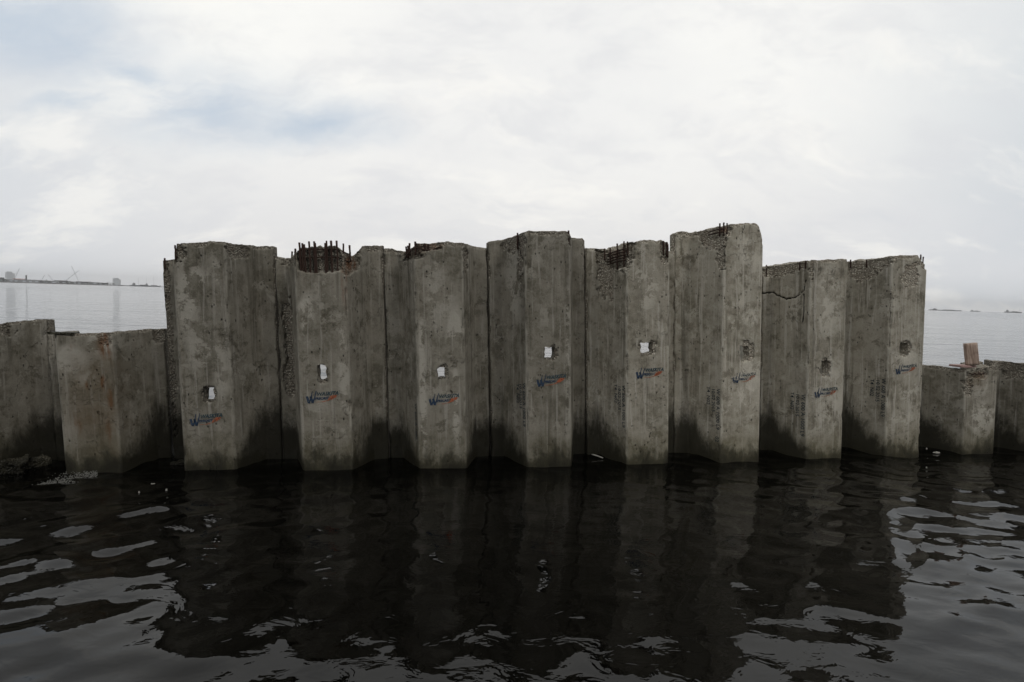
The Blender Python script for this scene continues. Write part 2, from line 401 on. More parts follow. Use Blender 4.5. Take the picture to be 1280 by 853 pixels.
def pile(k, u, dd, rz, lean, top, label, group, hl=.499, hr=.499, jag=.008, spalls=(), holebox=None, rust=(), brown=(), light=(), crack=(), ds=.010, seed=0, zbot=-.8, edge=.02, tone=.95):
    root = empty('sheet_pile', U * u + N * (WALL_D + dd), (0, 0, WALL_AL + rz))
    root.rotation_euler = (Matrix.Rotation(WALL_AL + rz, 3, 'Z') @ Matrix.Rotation(math.atan(lean), 3, 'Y')).to_euler()
    tag(root, label, 'concrete pile', group)
    F, B, NF = section(hl, hr, ds); n = len(F)
    tx, tz = zip(*top)
    s = seed * 13.7 + k * 5.3 + 40
    X = F[:, 0]
    topz = np.interp(X, tx, tz) + jag * fbm(X * 9, F[:, 1] * 9, s, 4, .65) * 2 + jag * .8 * np.abs(vnoise(X * 40, F[:, 1] * 40, s + 3))
    tb = np.interp(B[:, 0], tx, tz) + jag * fbm(B[:, 0] * 11, B[:, 1] * 9, s + 20, 4, .65) * 2.2 - .004
    # rows
    zm = max(tz); rows = [zbot]
    while rows[-1] < zm:
        z = rows[-1]; st = .03
        if zm - z < .5: st = .010
        if holebox and holebox[2] - .08 < z < holebox[3] + .08: st = .012
        if z < -.1: st = .1
        rows.append(z + st)
    rows = np.array(rows); V = (rows - zbot) / (rows[-1] - zbot); nr = len(V)
    # warp only the upper part to the real top line
    def zgrid(t):
        z = np.repeat(rows[:, None], len(t), 1); ref = rows[-1]; lo = ref - .45
        k_ = np.clip((z - lo) / (ref - lo), 0, 1)
        return np.where(z > lo, lo + (t[None] - lo) * k_, z)
    if zm < 1.5:
        def zgrid(t):
            return zbot + (t[None] - zbot) * V[:, None]
    ZF, ZB = zgrid(topz), zgrid(tb)
    XF = np.repeat(F[None, :, 0], nr, 0); YF = np.repeat(F[None, :, 1], nr, 0)
    XB = np.repeat(B[None, :, 0], nr, 0); YB = np.repeat(B[None, :, 1], nr, 0)
    nz = fbm(XF * 7, YF * 7 + s, ZF * 7, 5, .6); nz2 = fbm(XF * 30, YF * 30 + s, ZF * 30, 3, .6)
    sp_ = np.zeros_like(XF); dep = np.zeros_like(XF)
    for (cx, cz, rx, rz_, dp) in spalls:
        q_ = .22 if dp == .046 else 1.0
        m_ = blob(XF, ZF, cx, cz, rx, rz_, nz * 1.3 + .8 * nz2, .75 * q_, .07, 2.6 if q_ == 1 else 6)
        dep = np.maximum(dep, m_ * dp * (1 + .35 * nz2)); sp_ = np.maximum(sp_, m_)
    # ragged upper edge
    dt = topz[None] - ZF
    e = ss(-(dt - (.012 + .05 * np.clip(nz + .15, 0, 1)) * jag / .008), -.012, .012)
    dep = np.maximum(dep, e * (.008 + .012 * np.clip(nz2, 0, 1))); sp_ = np.maximum(sp_, e)
    # chipped vertical edges of the joint
    for side, hx in ((-1, hl), (1, hr)):
        de = hx - side * XF
        c_ = ss(-(de - edge * np.clip(fbm(ZF * 6, s + side, ZF * 0, 4, .7) * 2.2 + .1, 0, 1)), -.008, .008)
        dep = np.maximum(dep, c_ * .022); sp_ = np.maximum(sp_, c_ * .8)
    # chipped arrises of the front flange
    for side in (-1, 1):
        de = np.abs(XF - side * FA) + np.abs(YF) * .35
        c_ = ss(-(de - .022 * np.clip(fbm(ZF * 5, s + 9 * side, ZF * 0, 4, .7) * 2.4 - .35, 0, 1)), -.006, .006)
        dep = np.maximum(dep, c_ * .014); sp_ = np.maximum(sp_, c_ * .5)
    ck = np.zeros_like(XF)
    for path in crack:
        for (x0, z0), (x1, z1) in zip(path[:-1], path[1:]):
            # distance measured over the unfolded face
            px = np.where(YF > 0, np.sign(XF) * (FA + YF / DC * .41), XF); 
            f = lambda q: q if abs(q) <= FA else math.copysign(FA + (abs(q) - FA) / WB * .41, q)
            ax, bx = f(x0), f(x1); L2 = (bx - ax) ** 2 + (z1 - z0) ** 2
            t = np.clip(((px - ax) * (bx - ax) + (ZF - z0) * (z1 - z0)) / L2, 0, 1)
            d_ = np.hypot(px - ax - t * (bx - ax) + .02 * nz2 * .5, ZF - z0 - t * (z1 - z0) + .012 * nz2)
            ck = np.maximum(ck, ss(-d_, -.010, -.003))
    dep = np.maximum(dep, ck * .02)
    micro = .0012 * fbm(XF * 3, YF * 3, ZF * 3 + s, 3) + .0005 * nz2
    hb = np.zeros_like(XF, bool)
    if holebox:
        hx0, hx1, hz0, hz1 = holebox
        m_ = blob(XF, ZF, (hx0 + hx1) / 2 + .01, (hz0 + hz1) / 2, (hx1 - hx0) * .66, (hz1 - hz0) * .62, nz + .8 * nz2, .6) * (YF < .02)
        dep = np.maximum(dep, m_ * .018); sp_ = np.maximum(sp_, m_)
    off = micro - dep
    XF = XF + NF[None, :, 0] * off; YF = YF + NF[None, :, 1] * off
    ZF = ZF + sp_ * .004 * nz2
    YB = YB + .003 * fbm(XB * 5, ZB * 5, s, 3)
    M_ = 5
    pts = np.zeros((nr, 2 * n + 2 * M_, 3)); sa = np.zeros(pts.shape[:2])
    pts[:, :n] = np.stack([XF, YF, ZF], -1); sa[:, :n] = sp_
    pts[:, n + M_:2 * n + M_] = np.stack([XB, YB, ZB], -1)[:, ::-1]
    for j in range(M_):
        t = (j + 1) / (M_ + 1); rn = .006 * fbm(rows * 14, j * 3.1, s, 3)
        pts[:, n + j] = pts[:, n - 1] * (1 - t) + pts[:, n + M_] * t; pts[:, n + j, 0] += rn * (1 - .0)
        pts[:, 2 * n + M_ + j] = pts[:, 2 * n + M_ - 1] * (1 - t) + pts[:, 0] * t; pts[:, 2 * n + M_ + j, 0] += rn
        sa[:, n + j] = .7; sa[:, 2 * n + M_ + j] = .7
    W_ = pts.shape[1]
    # hole
    holecells = set(); hc = None
    if holebox:
        ci = np.where((F[:-1, 1] < .01) & (F[1:, 1] < .01) & ((F[:-1, 0] + F[1:, 0]) / 2 > hx0) & ((F[:-1, 0] + F[1:, 0]) / 2 < hx1))[0]
        zr = rows; ri = np.where(((zr[:-1] + zr[1:]) / 2 > hz0) & ((zr[:-1] + zr[1:]) / 2 < hz1))[0]
        hc = (ci[0], ci[-1] + 1, ri[0], ri[-1] + 1)
        holecells = {(r, c) for r in ri for c in ci}
        for r in range(hc[2], hc[3] + 1):
            for c in range(hc[0], hc[1] + 1):
                if r in (hc[2], hc[3]) or c in (hc[0], hc[1]):
                    q1 = .011 * float(vnoise(r * .45, c * .45, s)); q2 = .011 * float(vnoise(r * .45, c * .45, s + 50))
                    for jj in (c, 2 * n + M_ - 1 - c):
                        pts[r, jj, 0] += q1; pts[r, jj, 2] += q2
    verts = pts.reshape(-1, 3).tolist(); sal = sa.reshape(-1).tolist()
    faces = []
    for r in range(nr - 1):
        b0 = r * W_
        for c in range(W_):
            if c < n - 1 and (r, c) in holecells: continue
            if n + M_ <= c < 2 * n + M_ - 1 and (r, 2 * n + M_ - 2 - c) in holecells: continue
            c2 = (c + 1) % W_; faces.append((b0 + c, b0 + c2, b0 + W_ + c2, b0 + W_ + c))
    if hc:   # reveal of the hole
        c0, c1, r0, r1 = hc
        ring = [(r0, c) for c in range(c0, c1)] + [(r, c1) for r in range(r0, r1)] + [(r1, c) for c in range(c1, c0, -1)] + [(r, c0) for r in range(r1, r0, -1)]
        mids = []
        for (r, c) in ring:
            a = pts[r, c]; b_ = pts[r, 2 * n + M_ - 1 - c]; row = [r * W_ + c]
            for j in range(1, 4):
                t = j / 4; q = a * (1 - t) + b_ * t
                q = q + np.array([.006 * float(vnoise(q[0] * 60, q[1] * 60, q[2] * 60 + s)), 0, .006 * float(vnoise(q[0] * 60, q[1] * 60 + 9, q[2] * 60))])
                row.append(len(verts)); verts.append(q.tolist()); sal.append(1.0)
            row.append(r * W_ + 2 * n + M_ - 1 - c); mids.append(row)
        for i in range(len(ring)):
            A, Bq = mids[i], mids[(i + 1) % len(ring)]
            for j in range(4): faces.append((A[j], A[j + 1], Bq[j + 1], Bq[j]))
    # cap
    tr = (nr - 1) * W_; prev = [tr + i for i in range(n)]
    for j in range(M_ + 1):
        if j < M_:
            t = (j + 1) / (M_ + 1); cur = [tr + 2 * n + 2 * M_ - 1 - j]
            for i in range(1, n - 1):
                a = pts[nr - 1, i]; b_ = pts[nr - 1, 2 * n + M_ - 1 - i]; q = a * (1 - t) + b_ * t
                q[2] += jag * 1.6 * float(fbm(q[0] * 16, q[1] * 16, s + 7, 3, .6))
                cur.append(len(verts)); verts.append(q.tolist()); sal.append(.9)
            cur.append(tr + n + j)
        else: cur = [tr + 2 * n + M_ - 1 - i for i in range(n)]
        for i in range(n - 1): faces.append((prev[i], prev[i + 1], cur[i + 1], cur[i]))
        prev = cur
    va = np.array(verts); sal = np.array(sal)
    sal = np.maximum(sal, 0)
    eg = np.zeros(pts.shape[:2]); eg[:, :n] = ss(-(np.abs(np.abs(X)[None] - FA) + np.abs(F[None, :, 1]) * .4 + 0 * ZF), -.022, -.002)
    ega = np.zeros(len(va)); ega[:eg.size] = eg.reshape(-1)
    at = {'spall': sal, 'edge': ega, 'tone': np.full(len(va), tone), 'recess_shade': np.clip(va[:, 1] / DC, 0, 1.0)}
    def field(lst, amt=.5, soft=.5):
        f = np.zeros(len(va)); nn = fbm(va[:, 0] * 8, va[:, 1] * 8 + s, va[:, 2] * 8, 4)
        for (cx, cz, rx, rz_, st) in lst: f = np.maximum(f, st * blob(va[:, 0], va[:, 2], cx, cz, rx, rz_, nn, amt, soft, 2))
        return f
    at['rust'] = field(rust, .7); at['brown'] = field(brown); at['light'] = field(light)
    cka = np.zeros(len(va)); g = np.zeros(pts.shape[:2]); g[:, :n] = ck; cka[:g.size] = g.reshape(-1); at['crack'] = cka
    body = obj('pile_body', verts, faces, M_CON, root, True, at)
    return root, body

TALL = 'tall concrete sheet piles of the raised run'; LOW = 'low concrete sheet piles beside the raised run'
SPEC = [
 dict(k=-2, tone=0.77, u=-3.704, dd=.098, rz=.032, lean=-.046, top=[(-.5, 1.21), (.2, 1.235), (.345, 1.256), (.49, 1.264)], group=LOW,
      label='low plain grey concrete pile at the far left, cut off by the photo edge', spalls=[(.24, 1.2, .06, .09, .02)], jag=.007),
 dict(k=-1, tone=0.81, u=-2.712, dd=.07, rz=-.001, lean=-.048, top=[(-.5, 1.19), (-.24, 1.208), (-.11, 1.2), (.214, 1.2), (.383, 1.206), (.49, 1.205)], group=LOW,
      label='low pile streaked with rust, between the plain low pile and the tall run', hr=.478,
      spalls=[(.16, 1.16, .05, .06, .012), (.44, 1.14, .05, .09, .03)], rust=[(.16, 1.1, .045, .12, 1), (.13, .78, .02, .06, 1), (.17, .62, .02, .08, .9), (0, .75, .02, .04, .9), (-.1, .4, .025, .06, .9), (.14, .35, .02, .12, .8), (-.1, 1.08, .02, .03, .8)],
      brown=[(.05, .62, .2, .45, .75), (.1, .2, .15, .2, .6)], light=[(-.1, .98, .12, .12, .9), (.12, 1.12, .1, .1, .9), (0, .8, .1, .08, .6)], jag=.006),
 dict(k=0, tone=0.77, u=-1.747, dd=.001, rz=-.087, lean=-.041, top=[(-.5, 1.88), (-.24, 1.895), (-.205, 1.90), (-.19, 1.99), (-.1, 2.0), (.1, 2.012), (.25, 2.008), (.375, 2.0), (.5, 2.006)], group=TALL,
      label='left end pile of the tall run, with a stepped broken upper left corner', holebox=(-.032, .062, .627, .753),
      spalls=[(-.2, 1.93, .08, .07, .03), (.28, 1.93, .05, .06, .018), (-.47, 1.2, .03, .9, .02)], light=[(-.13, 1.5, .08, .3, .75), (-.02, 1.7, .1, .12, .7), (-.05, 1.15, .12, .25, .5), (.14, 1.75, .05, .1, .6), (.13, .85, .06, .3, .5)], jag=.008),
 dict(k=1, tone=0.85, u=-.737, dd=-.061, rz=-.073, lean=-.043, top=[(-.5, 1.96), (-.41, 1.93), (-.3, 1.94), (-.2, 1.97), (-.17, 2.0), (.14, 2.01), (.2, 1.95), (.29, 1.93), (.33, 2.04), (.5, 2.05)], group=TALL,
      label='tall pile with a crown of bare rusty reinforcing bars on top', holebox=(-.06, .018, .832, .959),
      spalls=[(-.015, 1.95, .205, .165, .046), (.24, 1.92, .06, .12, .035), (-.3, 1.93, .12, .07, .02), (-.40, 1.1, .05, .4, .02)],
      rust=[(.235, 1.88, .03, .07, 1), (.2, 1.7, .02, .2, .5)], light=[(-.13, 1.4, .06, .22, .8), (.17, .9, .05, .55, .6), (-.1, .4, .1, .25, .4)], jag=.014),
 dict(k=2, tone=0.85, u=.301, dd=-.073, rz=.012, lean=-.043, top=[(-.5, 2.06), (-.42, 2.06), (-.33, 2.03), (-.24, 2.05), (-.2, 2.08), (.22, 2.095), (.34, 2.085), (.43, 2.075), (.5, 2.07)], group=TALL,
      label='tall pile with burst rusty top left corner, right of the bar-crowned pile', holebox=(-.032, .04, .857, .953),
      spalls=[(-.25, 2.01, .09, .09, .04), (-.1, 2.06, .14, .04, .025), (.26, 1.95, .03, .1, .02)], rust=[(-.22, 2.03, .1, .05, .35), (-.06, 2.055, .12, .035, .55)],
      light=[(.13, 1.25, .07, .3, .8), (-.17, .8, .03, .7, .8), (.13, .55, .03, .5, .7), (0, 1.55, .15, .25, .4)], jag=.009),
 dict(k=3, tone=0.83, u=1.32, dd=-.071, rz=.041, lean=-.044, top=[(-.52, 2.15), (-.49, 2.18), (-.38, 2.19), (-.33, 2.20), (-.225, 2.235), (-.18, 2.242), (.18, 2.245), (.24, 2.22), (.34, 2.21), (.36, 2.22), (.47, 2.215), (.5, 2.19)], group=TALL,
      label='flat topped tall pile, fourth of the tall run, with chipped left side', holebox=(-.038, .056, 1.051, 1.157),
      spalls=[(-.29, 2.17, .07, .09, .02), (-.25, 2.05, .02, .3, .012), (0, 2.235, .2, .028, .012), (.24, 2.14, .03, .07, .03)],
      light=[(-.29, 1.8, .05, .4, .6), (.19, 1, .03, .8, .5)], crack=[[(-.27, 2.2), (-.255, 2.05), (-.24, 1.98)]], jag=.006),
 dict(k=4, tone=1.24, u=2.321, dd=-.065, rz=.019, lean=-.047, top=[(-.5, 2.155), (-.37, 2.148), (-.31, 2.12), (-.27, 2.13), (-.25, 2.17), (-.19, 2.185), (0, 2.20), (.16, 2.2), (.2, 2.175), (.3, 2.13), (.5, 2.12)], group=TALL, hr=.475,
      label='tall pile with rusty bar mat in its broken top left corner, ragged hole below', holebox=(-.065, .055, 1.106, 1.221),
      spalls=[(-.27, 2.06, .12, .14, .055), (-.33, 2.0, .05, .25, .02), (.19, 2.1, .05, .1, .03)], rust=[(-.24, 2.1, .05, .05, .4)], light=[(-.05, 1.8, .12, .3, .45)], jag=.010),
 dict(k=5, tone=1.47, u=3.342, dd=-.033, rz=.051, lean=-.049, top=[(-.54, 2.36), (-.51, 2.375), (-.42, 2.377), (-.36, 2.365), (-.285, 2.38), (-.2, 2.405), (.14, 2.42), (.17, 2.40), (.19, 2.345), (.225, 2.25), (.27, 2.2), (.5, 2.16)], group=TALL, hl=.54,
      label='tallest pile of the wall, with slanting top right corner and rubbly broken left wedge', holebox=(-.02, .092, 1.054, 1.2),
      spalls=[(-.25, 2.31, .055, .12, .035), (-.225, 2.1, .022, .12, .02), (-.36, 2.36, .1, .035, .02), (-.19, 2.36, .05, .05, .03)], light=[(.1, 1.0, .12, .6, .4), (.05, 2.0, .15, .3, .3)],
      rust=[(-.2, 2.36, .03, .03, .6)], crack=[[(-.235, 1.97), (-.19, 1.975)]], jag=.008),
 dict(k=6, tone=1.27, u=4.343, dd=.014, rz=.038, lean=-.049, top=[(-.5, 2.05), (-.4, 2.065), (-.3, 2.078), (-.245, 2.095), (-.18, 2.103), (.15, 2.108), (.22, 2.11), (.5, 2.1)], group=TALL,
      label='tall pile right of the tallest, curved dark crack across its left face', holebox=(-.059, .044, .899, 1.051),
      spalls=[(-.38, 2.0, .09, .05, .025), (-.3, 2.05, .07, .05, .02), (-.2, 2.0, .03, .12, .02)], light=[(0, 1.7, .15, .35, .5), (.05, .7, .15, .4, .35)],
      crack=[[(-.44, 1.95), (-.40, 1.83), (-.35, 1.74), (-.31, 1.705), (-.275, 1.72), (-.245, 1.79), (-.238, 1.9)], [(-.245, 1.76), (-.243, 1.6), (-.246, 1.45)]], jag=.007),
 dict(k=7, tone=1.30, u=5.345, dd=.053, rz=.022, lean=-.05, top=[(-.5, 2.14), (-.41, 2.15), (-.32, 2.15), (-.25, 2.182), (-.18, 2.188), (.1, 2.197), (.15, 2.14), (.2, 2.10), (.5, 2.08)], group=TALL,
      label='right end pile of the tall run, with a short steel spike at its top right', holebox=(-.075, .033, 1.12, 1.258),
      spalls=[(-.36, 2.06, .07, .1, .03), (-.28, 2.12, .06, .07, .02), (.02, 2.0, .1, .12, .008), (.2, 2.08, .05, .05, .02)], light=[(.02, 2.0, .12, .14, .5), (.05, .8, .12, .6, .4)], jag=.008),
 dict(k=8, tone=1.0, u=6.357, dd=.077, rz=.038, lean=-.05, top=[(-.5, .97), (-.3, .985), (-.24, .98), (-.2, .975), (.08, .985), (.22, .98), (.5, .98)], group=LOW,
      label='low pile under the upright brown wood block, broken corner and pale patch below', 
      spalls=[(-.05, .93, .15, .045, .03), (-.18, .8, .05, .12, .018)], light=[(.05, .35, .16, .2, .9), (.0, .8, .1, .1, .6)], brown=[(-.05, .84, .12, .08, .6)], rust=[(0, .9, .08, .04, .5)], jag=.009),
 dict(k=9, tone=0.85, u=7.351, dd=-.01, rz=.002, lean=-.05, top=[(-.5, 1.06), (-.376, 1.05), (-.3, 1.04), (0, 1.05), (.5, 1.06)], group=LOW,
      label='low pile with a heavily spalled upper face at the right edge of the photo',
      spalls=[(-.33, 1.0, .09, .05, .025), (-.29, .93, .06, .07, .03), (-.45, 1.03, .08, .03, .02)], jag=.011),
]
PILES = {}
for s_ in SPEC:
    root, body = pile(seed=1, **s_); PILES[s_['k']] = (root, body, s_)
# the flange of the wall run is closed by mortar in every joint
for k in range(-2, 9):
    root, body, s_ = PILES[k]
    zt = min(s_['top'][-1][1], PILES[k + 1][2]['top'][0][1]) - .02
    hr = s_.get('hr', .499); mb = MB(); seg = 60; vs = []; fs = []
    if k in (-1,): continue
    for j in range(seg + 1):
        z = -.3 + (zt + .3) * j / seg; q = .012 * float(fbm(z * 9, k * 3.0, 1.0, 3, .7))
        wdt = .006
        for (x, y) in ((hr - .004, DC + .03 + q), (hr + wdt, DC + .03 + q), (hr + wdt, DC + .09), (hr - .004, DC + .09)): vs.append((x, y, z))
    for j in range(seg):
        for i in range(4):
            a = j * 4 + i; b_ = j * 4 + (i + 1) % 4; fs.append((a, b_, b_ + 4, a + 4))
    obj('joint_mortar', vs, fs, M_GROUT, root)

# ---- steel left standing in the broken tops
def web(x):   # local y of the outer face at local x
    return 0 if abs(x) <= FA else min(DC, (abs(x) - FA) / WB * DC)
def bar(k, x, y, z0, z1, r=.008, dx=0, dy=0):
    root = PILES[k][0]; n = 7; pts = []
    for i in range(n):
        t = i / (n - 1); pts.append((x + dx * t + rnd.uniform(-.002, .002), y + dy * t, z0 + (z1 - z0) * t))
    MB().tube(pts, [r * rnd.uniform(.85, 1.15) for _ in pts], 7).build('rebar', M_STEEL, root, smooth=True)
for x, z1, r in ((-.165, 2.035, .011), (-.15, 2.03, .010), (-.125, 2.02, .008), (-.085, 2.045, .009), (-.045, 2.045, .010), (-.03, 2.03, .009), (.045, 2.03, .009), (.06, 2.05, .009), (.105, 2.05, .010), (.15, 2.05, .009)):
    bar(1, x, .014 + rnd.uniform(-.004, .006), 1.74, z1 + .012, r * .92, rnd.uniform(-.006, .006))
bar(1, .198, .05, 1.9, 2.04, .007); bar(1, .245, .10, 1.88, 2.03, .008); bar(1, -.345, .40, 1.85, 2.0, .009, .005); bar(1, -.225, .08, 1.9, 2.0, .009); bar(1, -.335, .41, 1.9, 1.975, .010, .03)
for z in (1.985, 1.915):
    MB().tube([(-.2, .05, z - .012), (-.15, .030, z), (0, .028, z + .003), (.16, .030, z), (.2, .06, z - .02), (.235, .12, z - .035)], .0055, 6).build('stirrup', M_STEEL, PILES[1][0], smooth=True)
for x, y, z0, z1 in ((-.285, .20, 1.96, 2.07), (-.27, .16, 1.96, 2.075), (-.255, .12, 1.98, 2.095), (-.205, .02, 1.98, 2.10), (-.12, .02, 2.0, 2.085), (-.09, .02, 2.0, 2.08)): bar(2, x, y, z0, z1, .009)
MB().tube([(-.30, .215, 1.955), (-.27, .15, 2.0), (-.235, .07, 2.03), (-.19, .02, 2.04), (-.1, .014, 2.02), (0, .01, 2.045), (.05, .016, 2.07)], .006, 6).build('stirrup', M_STEEL, PILES[2][0], smooth=True)
for x, y, z0, z1 in ((-.33, .31, 2.03, 2.15), (-.30, .235, 2.0, 2.15), (-.262, .14, 1.93, 2.185), (-.225, .06, 1.95, 2.2), (-.2, .03, 2.06, 2.195), (.165, .02, 2.06, 2.2), (.2, .02, 2.05, 2.19), (.215, .03, 2.04, 2.17)): bar(4, x, y, z0, z1, .008)
for z in (2.12, 2.095, 2.065, 2.04, 2.015):
    MB().tube([(-.315, .275, z - .03), (-.28, .185, z - .012), (-.24, .085, z), (-.215, .035, z + .005)], .006, 6).build('stirrup', M_STEEL, PILES[4][0], smooth=True)
for x, y, z0, z1 in ((-.235, .05, 2.3, 2.425), (-.205, .03, 2.3, 2.43), (-.17, .03, 2.32, 2.425), (.165, .03, 2.3, 2.41), (.19, .03, 2.25, 2.36)): bar(5, x, y, z0, z1, .008)
for z in (2.37, 2.34): MB().tube([(-.29, .17, z - .02), (-.25, .08, z - .005), (-.21, .02, z)], .006, 6).build('stirrup', M_STEEL, PILES[5][0], smooth=True)
for x, y, z0, z1 in ((-.44, .41, 1.95, 2.075), (-.255, .12, 1.95, 2.09), (-.235, .06, 1.95, 2.1)): bar(6, x, y, z0, z1, .007)
for x, y, z0, z1 in ((.165, .03, 2.05, 2.205), (.195, .03, 2.0, 2.18), (-.38, .40, 2.08, 2.175), (-.31, .25, 2.08, 2.17)): bar(7, x, y, z0, z1, .007)
bar(3, .205, .01, 2.12, 2.25, .008); bar(3, -.262, .12, 2.08, 2.235, .008)
bar(0, -.2, .02, 1.86, 1.985, .008); bar(0, -.475, .39, 1.8, 1.9, .007)
for x in (-.12, -.06, .0): MB().tube([(x - .04, .012, .93), (x, .006, .915), (x + .045, .012, .925)], .006, 6).build('rebar', M_STEEL, PILES[8][0], smooth=True)

# ---- painted marks
def text_mesh(body, size, shear=0.0, bold=.0):
    cu = bpy.data.curves.new('txt', 'FONT'); cu.body = body; cu.size = size; cu.shear = shear; cu.resolution_u = 2
    cu.offset = bold; cu.space_character = 1.0
    o = bpy.data.objects.new('txt', cu); col.objects.link(o)
    dg = bpy.context.evaluated_depsgraph_get(); me = bpy.data.meshes.new_from_object(o.evaluated_get(dg))
    v = [tuple(x.co) for x in me.vertices]; f = [tuple(p.vertices) for p in me.polygons]
    bpy.data.objects.remove(o); bpy.data.curves.remove(cu); bpy.data.meshes.remove(me)
    return v, f
def logo_mesh():
    vs, fs, mi = [], [], []
    def addp(poly, mat): b = len(vs); vs.extend((x, 0, z) for x, z in poly); fs.append(tuple(range(b, b + len(poly)))); mi.append(mat)
    def stroke(p, w0, w1, mat):
        L = len(p); a, b_ = [], []
        for i, (x, z) in enumerate(p):
            d = Vector(p[min(i + 1, L - 1)]) - Vector(p[max(i - 1, 0)]); d.normalize(); w_ = (w0 + (w1 - w0) * i / (L - 1)) / 2
            a.append((x - d.y * w_, z + d.x * w_)); b_.append((x + d.y * w_, z - d.x * w_))
        for i in range(L - 1): addp([b_[i], b_[i + 1], a[i + 1], a[i]], mat)
    # big leaning W
    stroke([(-.132, .012), (-.118, -.05)], .020, .020, 0)
    stroke([(-.116, -.052), (-.098, -.005), (-.082, .052)], .013, .007, 0)
    stroke([(-.100, .010), (-.086, -.05)], .020, .020, 0)
    stroke([(-.085, -.052), (-.066, .0), (-.048, .056)], .013, .007, 0)
    # curved flag under the second word
    stroke([(-.06, -.045), (0, -.045), (.05, -.034), (.085, -.012), (.118, .006)], .003, .010, 2)
    addp([(.045, -.030), (.075, -.032), (.115, -.012), (.128, .008), (.085, .008), (.062, -.004)], 2)
    for body, sz, x, z, mat, wd in (('WASKITA', .046, -.050, .010, 1, .19), ('PRECAST', .030, -.066, -.024, 0, .125)):
        v, f = text_mesh(body, sz, .3, .0016); w_ = max(p[0] for p in v); b = len(vs)
        vs.extend((x + p[0] * wd / w_, -.0006, z + p[1]) for p in v); fs.extend(tuple(b + i for i in q) for q in f); mi.extend([mat] * len(f))
    me = bpy.data.meshes.new('painted_logo'); me.from_pydata(vs, [], fs); me.update()
    for q in (M_BLUE, M_TEAL, M_ORANGE): me.materials.append(q)
    me.polygons.foreach_set('material_index', mi)
    return me
LM = logo_mesh()
for k, x, z, s in ((0, -.010, .469, 1.0), (1, -.022, .68, 1.02), (2, .021, .66, 1.0), (3, .023, .844, 1.04), (4, .018, .92, 1.03), (5, .031, .874, .97), (6, .001, .72, 1.0), (7, .0, .97, .95)):
    o = bpy.data.objects.new('painted_logo', LM); col.objects.link(o); o.parent = PILES[k][0]
    o.location = (x, -.0045, z); o.scale = (s, 1, s); o.rotation_euler = (0, (-.06, -.035, -.02, -.05, -.01, -.045, -.03, -.06)[k], 0)
def stencil(k, lines, z_top, seed):
    vs, fs = [], []
    d = Vector((WB, -DC, 0)).normalized(); nrm = Vector((-DC, -WB, 0)).normalized(); c0 = Vector((-FA, 0, 0)) + nrm * .004
    for txt, off, zt, size in lines:
        vs, fs = [], []
        v, f = text_mesh(txt, size, 0, .0004); b = len(vs)
        for p in v:
            q = c0 - d * off + d * (p[1] - size * .35); vs.append((q.x, q.y, zt - p[0]))
        fs += [tuple(b + i for i in q) for q in f]
        obj('stencilled_text', vs, fs, M_STEN, PILES[k][0])
stencil(5, [('W 600 A 1000 L9', .042, .765, .058), ('10.02.2015', .100, .765, .056), ('T4  N02', .160, .775, .056), ('02', .05, .27, .06)], 0, 1)
stencil(4, [('W 600 A 1000 L9', .042, .800, .058), ('10.02.2015', .100, .79, .056), ('T4  N02', .155, .80, .056)], 0, 2)
stencil(6, [('W 600 A 1000 L9', .042, .700, .062), ('10.02.2015', .105, .70, .056), ('T4  N02', .165, .71, .056)], 0, 3)
stencil(7, [('W 600 A 1000 L9', .042, .870, .058), ('10.02.2015', .100, .85, .056), ('T4  N02', .160, .85, .056)], 0, 4)
stencil(3, [('W 600 A 1000 L9', .042, .820, .058), ('10.02.2015', .100, .81, .056), ('T4  N02', .150, .80, .056)], 0, 5)
stencil(2, [('W 600 A 1000', .05, .62, .056)], 0, 6)

# ------------------------------------------------------------------ loose things on and around the wall
def rough_block(name, dims, M, mat, label, cat, group=None, amp=.012, seed=1, div=8, spall=.9):
    bm = bmesh.new(); bmesh.ops.create_cube(bm, size=1); bmesh.ops.subdivide_edges(bm, edges=bm.edges[:], cuts=div, use_grid_fill=True)
    co = np.array([v.co[:] for v in bm.verts]) * np.array(dims)
    dsp = np.stack([fbm(co[:, 0] * 9 + seed, co[:, 1] * 9, co[:, 2] * 9 + i * 31, 4, .6) for i in range(3)], -1) * amp
    co = co + dsp
    for v, c in zip(bm.verts, co): v.co = c
    me = bpy.data.meshes.new(name); bm.to_mesh(me); bm.free(); me.materials.append(mat)
    me.polygons.foreach_set('use_smooth', [div > 8 and False or name != 'rubble_lump'] * len(me.polygons))
    at = me.attributes.new('spall', 'FLOAT', 'POINT'); at.data.foreach_set('value', [spall] * len(me.vertices)); at = me.attributes.new('tone', 'FLOAT', 'POINT'); at.data.foreach_set('value', [.45 if name == 'rubble_lump' else .9] * len(me.vertices))
    o = bpy.data.objects.new(name, me); col.objects.link(o); o.matrix_world = M; tag(o, label, cat, group); return o
def on_pile(k, x, y, z):
    r = PILES[k][0]; bpy.context.view_layer.update(); return r.matrix_world @ Vector((x, y, z))
def wood_material():
    mt, n, b = principled('weathered_wood')
    tc = n.add('ShaderNodeTexCoord').outputs['Object']
    g = n.noise(n.mapping(tc, (60, 60, 4)), 1, 5, .65, .6)
    c = n.mix(n.sstep(g, .35, .65), (.26, .18, .14), (.50, .39, .32))
    c = n.mix(n.sstep(n.noise(tc, 14, 4, .6), .5, .7, 0, .5), c, (.10, .06, .045))
    n.l.new(c, b.inputs['Base Color']); b.inputs['Roughness'].default_value = .85
    n.l.new(n.bump(g, .6, .004), b.inputs['Normal']); return mt
M_WOOD = wood_material()
bpy.context.view_layer.update()
p = on_pile(8, -.10, .06, .992)
block_h = .25
